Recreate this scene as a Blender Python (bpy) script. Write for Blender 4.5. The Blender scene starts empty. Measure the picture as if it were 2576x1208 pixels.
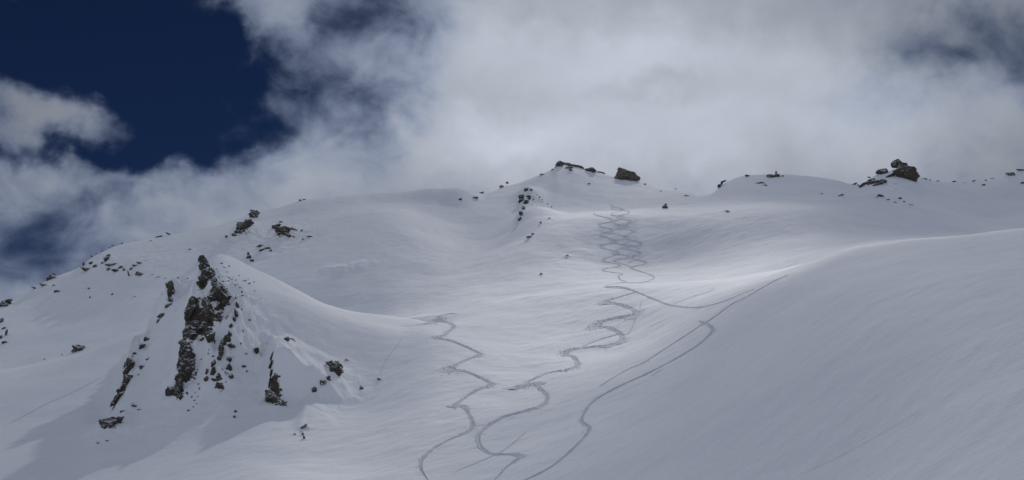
import bpy, bmesh, math, random
import numpy as np
from mathutils import Vector
R = math.radians
rng = np.random.default_rng(7)
random.seed(7)
scn = bpy.context.scene
col = scn.collection

# ------------------------------------------------------------------ camera
UW, VH = 2576.0, 1208.0                 # reference measuring frame
FOC = 1288.0 / math.tan(R(25.0))
PITCH = math.atan(696.0 / FOC)
cam_d = bpy.data.cameras.new('camera'); cam = bpy.data.objects.new('camera', cam_d); col.objects.link(cam)
cam_d.sensor_width = 36.0; cam_d.lens = 18.0 / math.tan(R(25.0))
cam_d.clip_start = 0.5; cam_d.clip_end = 30000
cam.location = (0, 0, 0); cam.rotation_euler = (R(90) + PITCH, 0, 0)
scn.camera = cam
scn.view_settings.view_transform = 'Standard'; scn.view_settings.look = 'None'
scn.view_settings.exposure = -0.85; scn.view_settings.gamma = 1.0
scn.render.resolution_x = 1024; scn.render.resolution_y = 480
scn.cycles.max_bounces = 6; scn.cycles.diffuse_bounces = 3; scn.cycles.glossy_bounces = 2
scn.cycles.volume_bounces = 1

# ------------------------------------------------------------------ sun + sky
SUN_EL, SUN_AZ = 40.0, 14.0             # degrees; azimuth to the right of the view direction (+Y)
sd = bpy.data.lights.new('sun', 'SUN'); sd.energy = 3.85; sd.angle = R(1.2); sd.color = (1.0, 0.98, 0.95)
sun = bpy.data.objects.new('sun', sd); col.objects.link(sun)
sdir = Vector((math.sin(R(SUN_AZ)) * math.cos(R(SUN_EL)), math.cos(R(SUN_AZ)) * math.cos(R(SUN_EL)), math.sin(R(SUN_EL))))
sun.rotation_euler = sdir.to_track_quat('Z', 'Y').to_euler()

def pix(u, v):
    """measuring-frame point -> azimuth (rad, right positive), tan(elevation)"""
    u = np.asarray(u, float); v = np.asarray(v, float)
    x = (u - UW / 2) / FOC; y = (VH / 2 - v) / FOC
    dy = math.cos(PITCH) - y * math.sin(PITCH); dz = math.sin(PITCH) + y * math.cos(PITCH)
    return np.arctan2(x, dy), dz / np.hypot(x, dy)

w = bpy.data.worlds.new('World'); scn.world = w; w.use_nodes = True
nt = w.node_tree; nt.nodes.clear(); N = nt.nodes.new; L = nt.links.new
def mnode(tree, op, a, b=None, c=None, clamp=False):
    n = tree.nodes.new('ShaderNodeMath'); n.operation = op; n.use_clamp = clamp
    for i, s in enumerate((a, b, c)):
        if s is None: continue
        if isinstance(s, (int, float)): n.inputs[i].default_value = s
        else: tree.links.new(s, n.inputs[i])
    return n.outputs[0]
M = lambda *a, **k: mnode(nt, *a, **k)
sky = N('ShaderNodeTexSky'); sky.sky_type = 'NISHITA'; sky.sun_disc = False
sky.sun_elevation = R(SUN_EL); sky.sun_rotation = R(SUN_AZ); sky.altitude = 2800
sky.air_density = 0.75; sky.dust_density = 0.05; sky.ozone_density = 2.2
tc = N('ShaderNodeTexCoord'); sep = N('ShaderNodeSeparateXYZ'); L(tc.outputs['Generated'], sep.inputs[0])
az = M('ARCTAN2', sep.outputs[0], sep.outputs[1]); el = M('ARCSINE', sep.outputs[2])
azd = M('MULTIPLY', az, 57.29578); eld = M('MULTIPLY', el, 57.29578)
# soft warp of the cloud layout so that no outline is an ellipse
def noise3(scale, detail, rough, dist, loc=(0, 0, 0), sc=(1, 1, 1)):
    mp = N('ShaderNodeMapping'); mp.inputs['Location'].default_value = loc; mp.inputs['Scale'].default_value = sc
    L(tc.outputs['Generated'], mp.inputs[0])
    n = N('ShaderNodeTexNoise'); n.inputs['Scale'].default_value = scale; n.inputs['Detail'].default_value = detail
    n.inputs['Roughness'].default_value = rough; n.inputs['Distortion'].default_value = dist
    L(mp.outputs[0], n.inputs['Vector']); return n
nw = noise3(7.0, 4, 0.55, 0.0); nw2 = noise3(22.0, 4, 0.6, 0.0, (3, 1, 7))
sw = N('ShaderNodeSeparateXYZ'); L(nw.outputs['Color'], sw.inputs[0])
sw2 = N('ShaderNodeSeparateXYZ'); L(nw2.outputs['Color'], sw2.inputs[0])
pa = M('ADD', M('MULTIPLY_ADD', M('SUBTRACT', sw.outputs[0], 0.5), 7.0, azd), M('MULTIPLY', M('SUBTRACT', sw2.outputs[0], 0.5), 3.0))
pe = M('ADD', M('MULTIPLY_ADD', M('SUBTRACT', sw.outputs[1], 0.5), 7.0, eld), M('MULTIPLY', M('SUBTRACT', sw2.outputs[1], 0.5), 3.0))
P = N('ShaderNodeCombineXYZ'); L(pa, P.inputs[0]); L(pe, P.inputs[1])
def blobs(start, items):
    acc = start
    for (u, v, ru, rv, rot, wt) in items:
        a, e = pix(u, v); a = math.degrees(float(a)); e = math.degrees(math.atan(float(e)))
        k = 50.0 / 2576 * 1.35
        mp = N('ShaderNodeMapping'); mp.vector_type = 'TEXTURE'
        mp.inputs['Location'].default_value = (a, e, 0); mp.inputs['Rotation'].default_value = (0, 0, R(rot))
        mp.inputs['Scale'].default_value = (ru * k, rv * k, 1)
        L(P.outputs[0], mp.inputs[0])
        d = N('ShaderNodeVectorMath'); d.operation = 'DOT_PRODUCT'; L(mp.outputs[0], d.inputs[0]); L(mp.outputs[0], d.inputs[1])
        g = M('POWER', 0.18, d.outputs['Value'])
        acc = M('MULTIPLY_ADD', g, float(wt), acc)
    return acc
# coverage of cloud (negative weights open blue holes)
cover = blobs(0.70, [
    (350, 420, 420, 260, 0, -0.14), (780, 180, 240, 200, 0, -0.12),
    (230, 70, 340, 200, 0, -1.25), (450, 190, 135, 150, 0, -0.72), (20, 110, 200, 80, 0, -0.5), (560, 130, 60, 130, 0, -0.5), (550, 310, 90, 50, 0, -0.15),
    (120, 362, 340, 34, -3, -0.65), (420, 335, 150, 60, 0, -0.55), (570, 385, 70, 50, 0, -0.45), (640, 330, 80, 60, 0, -0.2),
    (70, 235, 130, 60, -12, 0.50), (230, 300, 150, 44, -14, 0.44), (400, 320, 90, 26, -10, 0.3),
    (240, 470, 70, 45, 20, -0.55), (70, 630, 150, 55, 0, -0.32), (30, 520, 110, 70, 0, -0.30), (170, 560, 90, 45, 0, -0.30),
    (900, 60, 190, 70, 0, -0.34), (640, 130, 70, 70, 0, -0.25), (890, 270, 110, 70, 20, -0.34), (690, 280, 130, 90, 0, -0.30), (870, 380, 100, 40, 0, -0.26),
    (690, 40, 100, 60, -30, 0.25), (1040, 200, 90, 50, 0, -0.16), (1060, 40, 120, 60, 0, -0.12),
    (1550, 280, 500, 230, 0, 0.75), (1650, 60, 400, 150, 0, 0.6), (1150, 400, 280, 60, -12, 0.4), (420, 530, 400, 40, -16, 0.26), (2300, 400, 400, 100, 0, 0.3),
    (2330, 80, 170, 60, -28, -0.36), (2440, 150, 110, 50, -20, -0.24), (2590, 260, 60, 110, 0, -0.25),
])
nf = noise3(9.0, 8, 0.56, 0.3, (5, 2, 1), (1, 1, 1.5)); nf2 = noise3(20.0, 6, 0.55, 0.8, (1, 8, 3), (1, 1, 1.3))
wis = M('ADD', M('MULTIPLY', M('SUBTRACT', nf.outputs['Fac'], 0.5), 1.15), M('MULTIPLY', M('SUBTRACT', nf2.outputs['Fac'], 0.5), 0.65))
# noise has least say where cloud is thick
thin = M('SUBTRACT', 1.5, M('MINIMUM', M('MAXIMUM', cover, 0.0), 1.25))
alpha0 = M('ADD', cover, M('MULTIPLY', wis, M('MULTIPLY', thin, 1.15)))
sm = N('ShaderNodeMapRange'); sm.interpolation_type = 'SMOOTHERSTEP'; L(alpha0, sm.inputs[0])
sm.inputs[1].default_value = -0.30; sm.inputs[2].default_value = 1.22
alpha = M('MULTIPLY', sm.outputs[0], 0.985)
# brightness of the cloud (thicker / thinner cloud, lit through)
bright = blobs(0.42, [
    (1500, 300, 620, 250, 0, 0.24), (1450, 120, 420, 110, 0, 0.10), (1230, 330, 200, 90, 0, 0.05), (1900, 220, 450, 150, -12, 0.12),
    (1660, 215, 200, 42, -5, -0.15), (1250, 190, 150, 50, 0, -0.08), (1300, 330, 160, 60, 0, 0.08), (1500, 400, 500, 60, 0, 0.05), (2300, 330, 300, 120, 0, 0.05),
    (2380, 110, 240, 90, -20, -0.16), (2576, 500, 200, 250, 0, -0.08), (2576, 80, 140, 200, 0, -0.05),
    (100, 450, 500, 260, 0, -0.02), (750, 150, 260, 200, 0, 0.05), (100, 250, 240, 110, 0, -0.10), (700, 450, 300, 110, 0, 0.06), (820, 380, 200, 120, 0, -0.05)])
nb = noise3(5.0, 6, 0.55, 0.2, (9, 4, 2), (1, 1, 1.6))
bn = M('MULTIPLY', bright, M('MULTIPLY_ADD', M('SUBTRACT', nb.outputs['Fac'], 0.5), 0.55, 1.0))
cc = N('ShaderNodeVectorMath'); cc.operation = 'SCALE'; cc.inputs[0].default_value = (0.91, 0.995, 1.15); L(M('MULTIPLY', bn, 1.45), cc.inputs['Scale'])
ss = N('ShaderNodeVectorMath'); ss.operation = 'MULTIPLY'; L(sky.outputs[0], ss.inputs[0]); ss.inputs[1].default_value = (0.0088, 0.0132, 0.0215)
# thin vapour scatters bluer than thick cloud
tn = N('ShaderNodeMix'); tn.data_type = 'RGBA'; L(M('MULTIPLY', alpha, alpha), tn.inputs[0]); tn.inputs[6].default_value = (0.77, 0.95, 1.36, 1); tn.inputs[7].default_value = (0.92, 0.995, 1.14, 1)
cs_ = N('ShaderNodeVectorMath'); cs_.operation = 'SCALE'; L(tn.outputs[2], cs_.inputs[0]); L(M('MULTIPLY', bn, 1.47), cs_.inputs['Scale']); cc = cs_
mix = N('ShaderNodeMix'); mix.data_type = 'RGBA'; L(alpha, mix.inputs[0]); L(ss.outputs[0], mix.inputs[6]); L(cc.outputs[0], mix.inputs[7])
bg = N('ShaderNodeBackground'); L(mix.outputs[2], bg.inputs[0]); bg.inputs[1].default_value = 1.0
wo = N('ShaderNodeOutputWorld'); L(bg.outputs[0], wo.inputs[0])
w.cycles.sampling_method = 'MANUAL'; w.cycles.sample_map_resolution = 512

# ------------------------------------------------------------------ noise
_perm = np.random.default_rng(3).permutation(4096)
def _h(i, j, k=0): return _perm[(_perm[(_perm[i & 4095] + j) & 4095] + k) & 4095]
def perlin2(x, y, seed=0):
    xi = np.floor(x).astype(int); yi = np.floor(y).astype(int); fx = x - xi; fy = y - yi
    sx = fx**3 * (fx * (fx * 6 - 15) + 10); sy = fy**3 * (fy * (fy * 6 - 15) + 10)
    def g(i, j):
        a = _h(xi + i, yi + j, seed) * (2 * np.pi / 4096); return np.cos(a) * (fx - i) + np.sin(a) * (fy - j)
    return (g(0, 0) * (1 - sx) + g(1, 0) * sx) * (1 - sy) + (g(0, 1) * (1 - sx) + g(1, 1) * sx) * sy
def fbm2(x, y, oct=4, seed=0, gain=0.5):
    s = 0; a = 1.0
    for o in range(oct):
        s = s + a * perlin2(x * 2**o, y * 2**o, seed + o * 17); a *= gain
    return s
def vnoise3(p, seed=0):
    i = np.floor(p).astype(int); f = p - i; s = f * f * (3 - 2 * f); r = 0
    for a in (0, 1):
        for b in (0, 1):
            for c in (0, 1):
                hv = _h(i[:, 0] + a + seed * 31, i[:, 1] + b, i[:, 2] + c) / 4096.0 - 0.5
                r = r + hv * (s[:, 0] if a else 1 - s[:, 0]) * (s[:, 1] if b else 1 - s[:, 1]) * (s[:, 2] if c else 1 - s[:, 2])
    return r

# ------------------------------------------------------------------ terrain: lines of relief from near to far
def pchip(x, y, xq):
    """monotone cubic through (x,y); x 1-D"""
    x = np.asarray(x, float); y = np.asarray(y, float); h = np.diff(x); d = np.diff(y) / h
    m = np.zeros_like(y); m[0] = d[0]; m[-1] = d[-1]
    w1 = 2 * h[1:] + h[:-1]; w2 = h[1:] + 2 * h[:-1]
    ok = d[:-1] * d[1:] > 0
    with np.errstate(divide='ignore', invalid='ignore'):
        mm = (w1 + w2) / (w1 / d[:-1] + w2 / d[1:])
    m[1:-1] = np.where(ok, mm, 0)
    xq = np.clip(xq, x[0], x[-1]); k = np.clip(np.searchsorted(x, xq) - 1, 0, len(h) - 1)
    t = (xq - x[k]) / h[k]; hk = h[k]
    return ((2*t**3 - 3*t**2 + 1) * y[k] + (t**3 - 2*t**2 + t) * hk * m[k] + (-2*t**3 + 3*t**2) * y[k+1] + (t**3 - t**2) * hk * m[k+1])
NA = 1820
AZ = np.linspace(R(-46), R(46), NA)
def line(pts, soft=0):
    u, v, D = np.array(pts, float).T
    a, e = pix(u, v)
    E = pchip(a, e, AZ); S = pchip(a, np.log(D), AZ)
    if soft:
        k = np.exp(-0.5 * (np.arange(-3*soft, 3*soft+1) / soft)**2); k /= k.sum()
        E = np.convolve(np.pad(E, 3*soft, mode='edge'), k, 'valid'); S = np.convolve(np.pad(S, 3*soft, mode='edge'), k, 'valid')
    return S, E
n1 = [(-700,1215,222),(0,1215,204),(300,1215,188),(540,1215,172),(800,1215,160),(1050,1215,155),(1300,1215,148),(1600,1215,130),(1900,1215,110),(2200,1215,92),(2576,1215,80),(3300,1215,70)]
n2 = [(-700,1085,268),(0,1070,255),(170,1080,245),(300,1100,222),(450,1060,216),(540,1045,210),(700,1060,203),(850,1035,208),(950,1005,212),(1050,990,210),(1300,975,205),(1600,960,185),(1900,935,152),(2200,905,125),(2576,870,113),(3300,850,105)]
no = [(-700,1030,300),(0,1005,290),(150,1012,278),(205,1030,264),(238,1052,254),(265,1058,250),(292,1008,256),(315,950,264),(345,895,272),(380,835,280),(415,765,284),(450,735,284),(500,700,282),(528,650,281),(543,637,283),(562,635,285),(584,643,287),(642,672,291),(700,699,295),(759,728,297),(817,754,299),(876,771,301),(1000,793,302),(1080,806,288),(1200,825,268),(1300,838,258),(1600,820,240),(1900,780,195),(2200,740,160),(2576,710,150),(3300,700,140)]
nb_ = [(-700,1000,330),(0,968,322),(200,950,315),(300,938,314),(380,905,316),(450,885,316),(560,870,316),(700,870,322),(850,860,322),(1000,830,312),(1080,812,299),(1200,796,286),(1300,792,280),(1600,765,264),(1900,728,218),(2200,668,184),(2576,625,178),(3300,600,170)]
nc = [(-700,1000,370),(-100,945,360),(0,930,352),(100,912,350),(200,887,348),(300,857,345),(400,825,342),(450,815,340),(560,822,342),(800,825,342),(950,808,332),(1050,797,318),(1080,794,311),(1200,773,309),(1300,753,306),(1400,738,303),(1520,722,300),(1700,714,290),(1830,706,277),(1950,685,264),(2050,652,252),(2150,624,242),(2300,600,234),(2400,590,230),(2576,567,227),(3300,500,222)]
nd = [(u, v + (26 if u < 1900 else 12), D + 40) for u, v, D in nc]
f0 = [(u, v + 8, D + 82) for u, v, D in nc]
_f0 = [(-700,1000,450),(0,948,440),(200,905,440),(400,852,430),(600,812,420),(800,795,402),(950,786,394),(1050,778,388),(1300,735,380),(1520,708,374),(1700,702,374),(1830,694,380),(2000,650,395),(2150,618,415),(2300,605,430),(2420,598,440),(2576,600,450),(3300,580,450)]
f1 = [(-700,900,505),(0,850,500),(200,800,492),(400,742,485),(600,716,475),(800,716,464),(950,712,466),(1300,678,458),(1520,656,452),(1700,652,450),(2000,598,448),(2200,588,470),(2350,588,492),(2576,590,520),(3300,560,525)]
f2 = [(-700,860,540),(0,805,530),(200,738,530),(400,672,530),(600,622,530),(800,592,535),(950,572,542),(1100,565,552),(1300,568,542),(1480,540,530),(1700,530,512),(2000,521,512),(2200,534,525),(2330,560,545),(2450,574,570),(2576,570,600),(3300,540,600)]
f3 = [(-700,840,560),(0,778,552),(200,702,552),(400,632,560),(600,582,565),(800,538,582),(950,520,592),(1100,515,602),(1300,520,606),(1480,524,592),(1700,517,585),(2000,507,580),(2200,512,590),(2330,528,610),(2450,535,635),(2576,525,660),(3300,490,660)]
f4 = [(-700,830,590),(-60,790,572),(0,764,572),(35,757,573),(80,727,575),(140,697,578),(200,672,582),(230,650,585),(300,617,588),(390,600,592),(430,592,594),(500,577,598),(570,561,602),(640,536,606),(700,522,608),(760,505,610),(870,491,614),(960,485,618),(1020,482,620),(1090,474,622),(1150,474,625),(1190,483,640),(1215,488,660),(1240,482,670),(1265,472,680),(1310,459,690),(1350,443,698),(1385,428,705),(1405,416,710),(1440,416,712),(1480,426,712),(1520,438,710),(1560,450,706),(1610,458,702),(1650,470,700),(1690,476,698),(1730,481,695),(1757,491,690),(1785,487,692),(1810,474,696),(1835,455,700),(1880,441,706),(1950,439,710),(2030,443,712),(2100,453,712),(2165,467,708),(2185,453,708),(2210,440,710),(2250,430,714),(2300,440,716),(2345,456,714),(2400,459,716),(2470,459,720),(2510,446,726),(2540,432,732),(2576,425,738),(3300,400,780)]
f5 = [(u, v + 45, D + 70) for u, v, D in f4[::3]]
f6 = [(-700,1150,1500),(1200,1150,1500),(3300,1150,1500)]
lines = []
lines.append((np.full(NA, math.log(4.0)), np.full(NA, -1.7 / 3.0)))
s1, e1 = line(n1, 20)
s2_, e2_ = line(n2, 14)
lines.append((s1 + math.log(0.5), e1 - (e2_ - e1) / (s2_ - s1) * 0.75))
lines.append((s1, e1))
for p, sf in ((n2, 14), (no, 3), (nb_, 14), (nc, 8), (nd, 20), (f0, 22), (f1, 26), (f2, 16), (f3, 18), (f4, 1), (f5, 10), (f6, 10)):
    lines.append(line(p, sf))
S = np.array([l[0] for l in lines]); E = np.array([l[1] for l in lines])       # (K, NA)
K = len(S)
h = np.diff(S, axis=0); d = np.diff(E, axis=0) / h
Mx = np.zeros_like(E); Mx[0] = d[0]; Mx[-1] = d[-1]
w1_ = 2 * h[1:] + h[:-1]; w2_ = h[1:] + 2 * h[:-1]
with np.errstate(divide='ignore', invalid='ignore'):
    Mx[1:-1] = np.where(d[:-1] * d[1:] > 0, (w1_ + w2_) / (w1_ / d[:-1] + w2_ / d[1:]), 0)
rows = [10, 40, 150, 150, 60, 60, 30, 24, 90, 110, 50, 60, 40, 10]   # subdivisions of each interval
SS, EE, seam = [], [], 0
for k in range(K - 1):
    if k == 7: seam = sum(rows[:7])
    t = (np.arange(rows[k]) / rows[k])[:, None]; hk = h[k][None]
    SS.append(S[k] + t * h[k])
    EE.append((2*t**3 - 3*t**2 + 1) * E[k] + (t**3 - 2*t**2 + t) * hk * Mx[k] + (-2*t**3 + 3*t**2) * E[k+1] + (t**3 - t**2) * hk * Mx[k+1])
SS.append(S[-1:]); EE.append(E[-1:])
SS = np.concatenate(SS); EE = np.concatenate(EE); NR = SS.shape[0]
# take the creases out of the profiles (crests keep their place)
for it in range(8):
    for q_ in (SS, EE): q_[1:-1] = 0.25 * q_[:-2] + 0.5 * q_[1:-1] + 0.25 * q_[2:]
DD = np.exp(SS); Z = DD * EE
kk = np.exp(-0.5 * (np.arange(-48, 49) / 16.0)**2); kk /= kk.sum()
def blur_az(F_): return np.stack([np.convolve(np.pad(q, 48, mode='edge'), kk, 'valid') for q in F_])
am = np.interp(AZ, [float(pix(u, 900)[0]) for u in (120, 250, 1010, 1110)], [1, 0, 0, 1])[None]
nr_ = np.arange(NR) < seam - 40
SB = np.where(nr_[:, None], SS * (1 - am) + blur_az(SS) * am, SS); EB = np.where(nr_[:, None], Z / DD, Z / DD)
EB = np.where(nr_[:, None], EB * (1 - am) + blur_az(EB) * am, EB)
wr = np.clip((seam - 20 - np.arange(NR)) / 60.0, 0, 1)[:, None]
SS = SS * (1 - wr) + SB * wr; EB = (Z / DD) * (1 - wr) + EB * wr
DD = np.exp(SS); X = DD * np.sin(AZ)[None]; Y = DD * np.cos(AZ)[None]; Z = DD * EB
near = np.zeros(NR, bool); near[:seam + 1] = True

def hit(u, v, want_miss=False):
    """first point of the terrain met by the ray through (u,v); a miss gives the skyline point"""
    a, e = pix(u, v); c = (float(a) - AZ[0]) / (AZ[1] - AZ[0]); i = int(np.clip(math.floor(c), 0, NA - 2)); f = c - i
    zc = Z[:, i] * (1 - f) + Z[:, i+1] * f; dc = DD[:, i] * (1 - f) + DD[:, i+1] * f; ec = zc / dc
    j0 = 15
    idx = np.nonzero(ec[j0:] >= e)[0]
    if len(idx) == 0:
        j = int(np.argmax(ec)); D = dc[j]; z = zc[j]; miss = True; r = j
    else:
        j = idx[0] + j0; t = (e - ec[j-1]) / (ec[j] - ec[j-1] + 1e-12); D = dc[j-1] + t * (dc[j] - dc[j-1]); z = D * e; miss = False; r = j - 1 + t
    p = np.array([D * math.sin(a), D * math.cos(a), z])
    return (p, r, c, miss) if want_miss else p

def bump(u, v, hgt, rx, ry=None, rot=0.0, power=2):
    """rounded swelling (metres) at a place; rx across the view, ry along it"""
    global Z
    p = hit(u, v); ry = ry or rx; a = math.atan2(p[0], p[1]) + R(rot)
    dx = X - p[0]; dy = Y - p[1]
    q = (dx * math.cos(a) - dy * math.sin(a)) / rx; s = (dx * math.sin(a) + dy * math.cos(a)) / ry
    Z = Z + hgt * np.exp(-np.clip((q*q + s*s), 0, 40) ** (power / 2))
def rib(pts, hgt, wl, wr, taper=0.25, rough=0.5, h0=1.0, nz=1.1):
    """long rib of ground through image points; wl / wr = metres to its left / right"""
    global Z
    P3 = [hit(*p) for p in pts]; best = np.full(X.shape, 1e9); sgn = np.zeros(X.shape); par = np.zeros(X.shape)
    n = len(P3) - 1
    x0 = min(p[0] for p in P3) - 30; x1 = max(p[0] for p in P3) + 30; y0 = min(p[1] for p in P3) - 30; y1 = max(p[1] for p in P3) + 30
    m = (X > x0) & (X < x1) & (Y > y0) & (Y < y1)
    xs = X[m]; ys = Y[m]; b = np.full(xs.shape, 1e9); sg = np.zeros(xs.shape); pr = np.zeros(xs.shape)
    for i in range(n):
        ax, ay = P3[i][:2]; bx, by = P3[i+1][:2]; vx, vy = bx - ax, by - ay; L2 = vx*vx + vy*vy + 1e-9
        t = np.clip(((xs - ax) * vx + (ys - ay) * vy) / L2, 0, 1)
        qx = xs - ax - t * vx; qy = ys - ay - t * vy; dd = np.hypot(qx, qy)
        k = dd < b; b[k] = dd[k]; sg[k] = np.sign(-qx * 1.0)[k]; pr[k] = ((i + t) / n)[k]
    b = b * (1 + rough * fbm2(xs / 3.0, ys / 3.0, 3, 5)); wd = np.where(sg > 0, wl, wr)
    env = np.clip(np.minimum(pr, 1 - pr) / taper, 0, 1) ** 0.7 if taper > 0 else 1.0
    hh = hgt * (1 + nz * fbm2(xs / 5.0, ys / 5.0, 3, 9))
    Z[m] = Z[m] + hh * env * (h0 + (1 - h0) * pr) * np.exp(-(b / wd) ** 2)

# broad swells of the bowl
bump(960, 590, 9, 34, 60); bump(1180, 575, -7, 22, 55); bump(1330, 640, 3.5, 26, 40); bump(1345, 560, 8.0, 13, 34)
bump(1330, 500, 8.0, 8, 18); bump(1420, 585, 3.0, 16, 30, 20)
bump(560, 600, 3, 20, 20); bump(330, 690, 5, 18, 30); bump(180, 760, -4, 20, 26)
bump(1900, 560, 1.5, 60, 30); bump(2180, 560, 1.2, 50, 25, -12); bump(1650, 590, -3.5, 30, 50); bump(2250, 500, 3, 30, 30)
bump(1560, 660, -1.5, 20, 30); bump(2480, 500, -8, 30, 50)
# near slope: shallow gully that carries the tracks, the roll of the right hand slope
bump(1500, 860, -2.0, 16, 34, 25); bump(1150, 900, 1.5, 12, 40, 10); bump(2000, 900, 2.0, 22, 40, 20); bump(2350, 760, 2.0, 20, 30)
bump(2150, 1100, -1.2, 10, 22); bump(150, 1120, 1.2, 16, 20); bump(120, 1000, -1.5, 20, 24); bump(900, 1130, -1.5, 10, 26, 12)
# ribs of the rocky knoll
bump(750, 815, 3.5, 15, 13, -10); bump(910, 850, 2.5, 15, 15); bump(880, 1010, -2.0, 10, 14)
rib([(528,702),(500,745),(485,790),(480,850),(470,905),(445,985)], 8.0, 1.8, 7.5, 0.12, 0.4, 0.45)
rib([(430,722),(424,765),(392,820),(345,892),(315,955),(285,1015)], 4.0, 1.6, 4.5, 0.15)
rib([(600,765),(588,810),(575,870),(572,945)], 4.5, 1.3, 4.5, 0.15, 0.4, 0.5)
rib([(556,895),(540,940),(520,985)], 4.0, 1.3, 3.5, 0.15, 0.4, 0.4)
rib([(735,850),(690,895),(680,950),(694,1018)], 11.0, 1.3, 9.0, 0.08, 0.12, 0.05, 0.25)
rib([(836,915),(815,960),(780,1020),(755,1085)], 2.2, 1.4, 5.0, 0.3, 0.2, 1.0, 0.3)
rib([(640,880),(650,935)], 1.6, 1.4, 3.0, 0.4)
rib([(270,1060),(262,1082),(238,1110)], 1.8, 2.0, 3.5, 0.4)
# small drifts
rib([(800,683),(860,680),(950,660)], 1.0, 3, 5, 0.4, 0.1); rib([(620,560),(600,590),(575,600)], 2.5, 3, 5, 0.3)
rib([(720,560),(700,600),(655,650)], 2.5, 3, 5, 0.3); rib([(215,660),(290,660)], 2.0, 4, 4, 0.4)
rib([(1330,470),(1322,510),(1305,555)], 3.2, 2.0, 5.0, 0.3)
# wind-worked surface
far = (DD > 330).astype(float)
Z += 1.6 * fbm2(X / 75, Y / 75, 3, 40) * np.clip(DD / 250, 0, 1)
Z += 0.42 * fbm2(X / 16, Y / 16, 3, 50)
Z += 0.12 * fbm2((X * 0.8 + Y * 0.6) / 9.0, (-X * 0.6 + Y * 0.8) / 2.2, 4, 60)
# rough wind crust round the knoll and the rocky far ridge
def patch(u, v, rad):
    p = hit(u, v); return np.exp(-((X - p[0])**2 + (Y - p[1])**2) / rad**2)
rm = np.clip(patch(540, 880, 18) + patch(490, 960, 14) + 0.12 * patch(620, 760, 10)  + patch(1330, 500, 12) + patch(690, 590, 30) + patch(280, 690, 30) + patch(2250, 450, 30), 0, 1)
Z += rm * (0.75 * fbm2(X / 4.2, Y / 4.2, 4, 70, 0.55))

# set the skyline back onto its traced height
_, Esk = line(f4, 0); jf = seam + 20
ef = (Z / DD)[jf:]; jm = np.argmax(ef, 0) + jf; cI = np.arange(NA)
dl = Esk - (Z / DD)[jm, cI]; s0 = np.log(DD[jm, cI])
dls = np.convolve(np.pad(dl, 10, mode='edge'), np.ones(21) / 21, 'valid')
Z += DD * dls[None] * np.exp(-((np.log(DD) - s0[None]) / 0.14)**2) * (np.arange(NR) > seam)[:, None]
ef = (Z / DD)[jf:]; jm = np.argmax(ef, 0) + jf; dl = Esk - (Z / DD)[jm, cI]
Z += DD * dl[None] * np.exp(-((np.log(DD) - s0[None]) / 0.035)**2) * (np.arange(NR) > seam)[:, None]
# ------------------------------------------------------------------ materials
def new_mat(name):
    m = bpy.data.materials.new(name); m.use_nodes = True; t = m.node_tree; return m, t, t.nodes['Principled BSDF']
def add_noise(t, scale, detail=5, rough=0.55, vec=None, sc=None):
    n = t.nodes.new('ShaderNodeTexNoise'); n.inputs['Scale'].default_value = scale; n.inputs['Detail'].default_value = detail; n.inputs['Roughness'].default_value = rough
    if vec is not None:
        if sc:
            mp = t.nodes.new('ShaderNodeMapping'); mp.inputs['Scale'].default_value = sc; mp.inputs['Rotation'].default_value = (0, 0, 0.6); t.links.new(vec, mp.inputs[0]); vec = mp.outputs[0]
        t.links.new(vec, n.inputs['Vector'])
    return n
def snow_mat(name, c1, c2, bumps, rough=0.8):
    m, t, b = new_mat(name)
    g = t.nodes.new('ShaderNodeNewGeometry'); pos = g.outputs['Position']
    n = add_noise(t, 0.05, 6, 0.6, pos); r = t.nodes.new('ShaderNodeValToRGB'); t.links.new(n.outputs['Fac'], r.inputs[0])
    r.color_ramp.elements[0].position = 0.35; r.color_ramp.elements[0].color = (*c1, 1); r.color_ramp.elements[1].position = 0.65; r.color_ramp.elements[1].color = (*c2, 1)
    t.links.new(r.outputs[0], b.inputs['Base Color']); b.inputs['Roughness'].default_value = rough
    b.inputs['Specular IOR Level'].default_value = 0.12
    prev = None
    for sc, dist, str_, ax in bumps:
        nn = add_noise(t, sc, 5, 0.6, pos, ax); bp = t.nodes.new('ShaderNodeBump'); bp.inputs['Distance'].default_value = dist; bp.inputs['Strength'].default_value = str_
        t.links.new(nn.outputs['Fac'], bp.inputs['Height'])
        if prev is not None: t.links.new(prev, bp.inputs['Normal'])
        prev = bp.outputs[0]
    t.links.new(prev, b.inputs['Normal']); return m
M_SNOWG = snow_mat('valley snow', (0.835, 0.84, 0.86), (0.89, 0.89, 0.90), [(0.12, 1.2, 0.22, (1, 3, 1)), (0.9, 0.25, 0.30, (1, 4, 1))])
M_SNOW = snow_mat('snow', (0.835, 0.84, 0.86), (0.89, 0.89, 0.90), [(0.12, 1.2, 0.22, (1, 3, 1)), (0.9, 0.25, 0.32, (1, 3, 1)), (4.0, 0.06, 0.35, (1, 2.5, 1))])
M_TRACK = snow_mat('churned snow with painted shade', (0.65, 0.68, 0.74), (0.73, 0.76, 0.81), [(2.5, 0.6, 0.8, None)], 0.8)  # broken snow, its base colour lowered to stand in for groove shadow
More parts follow.
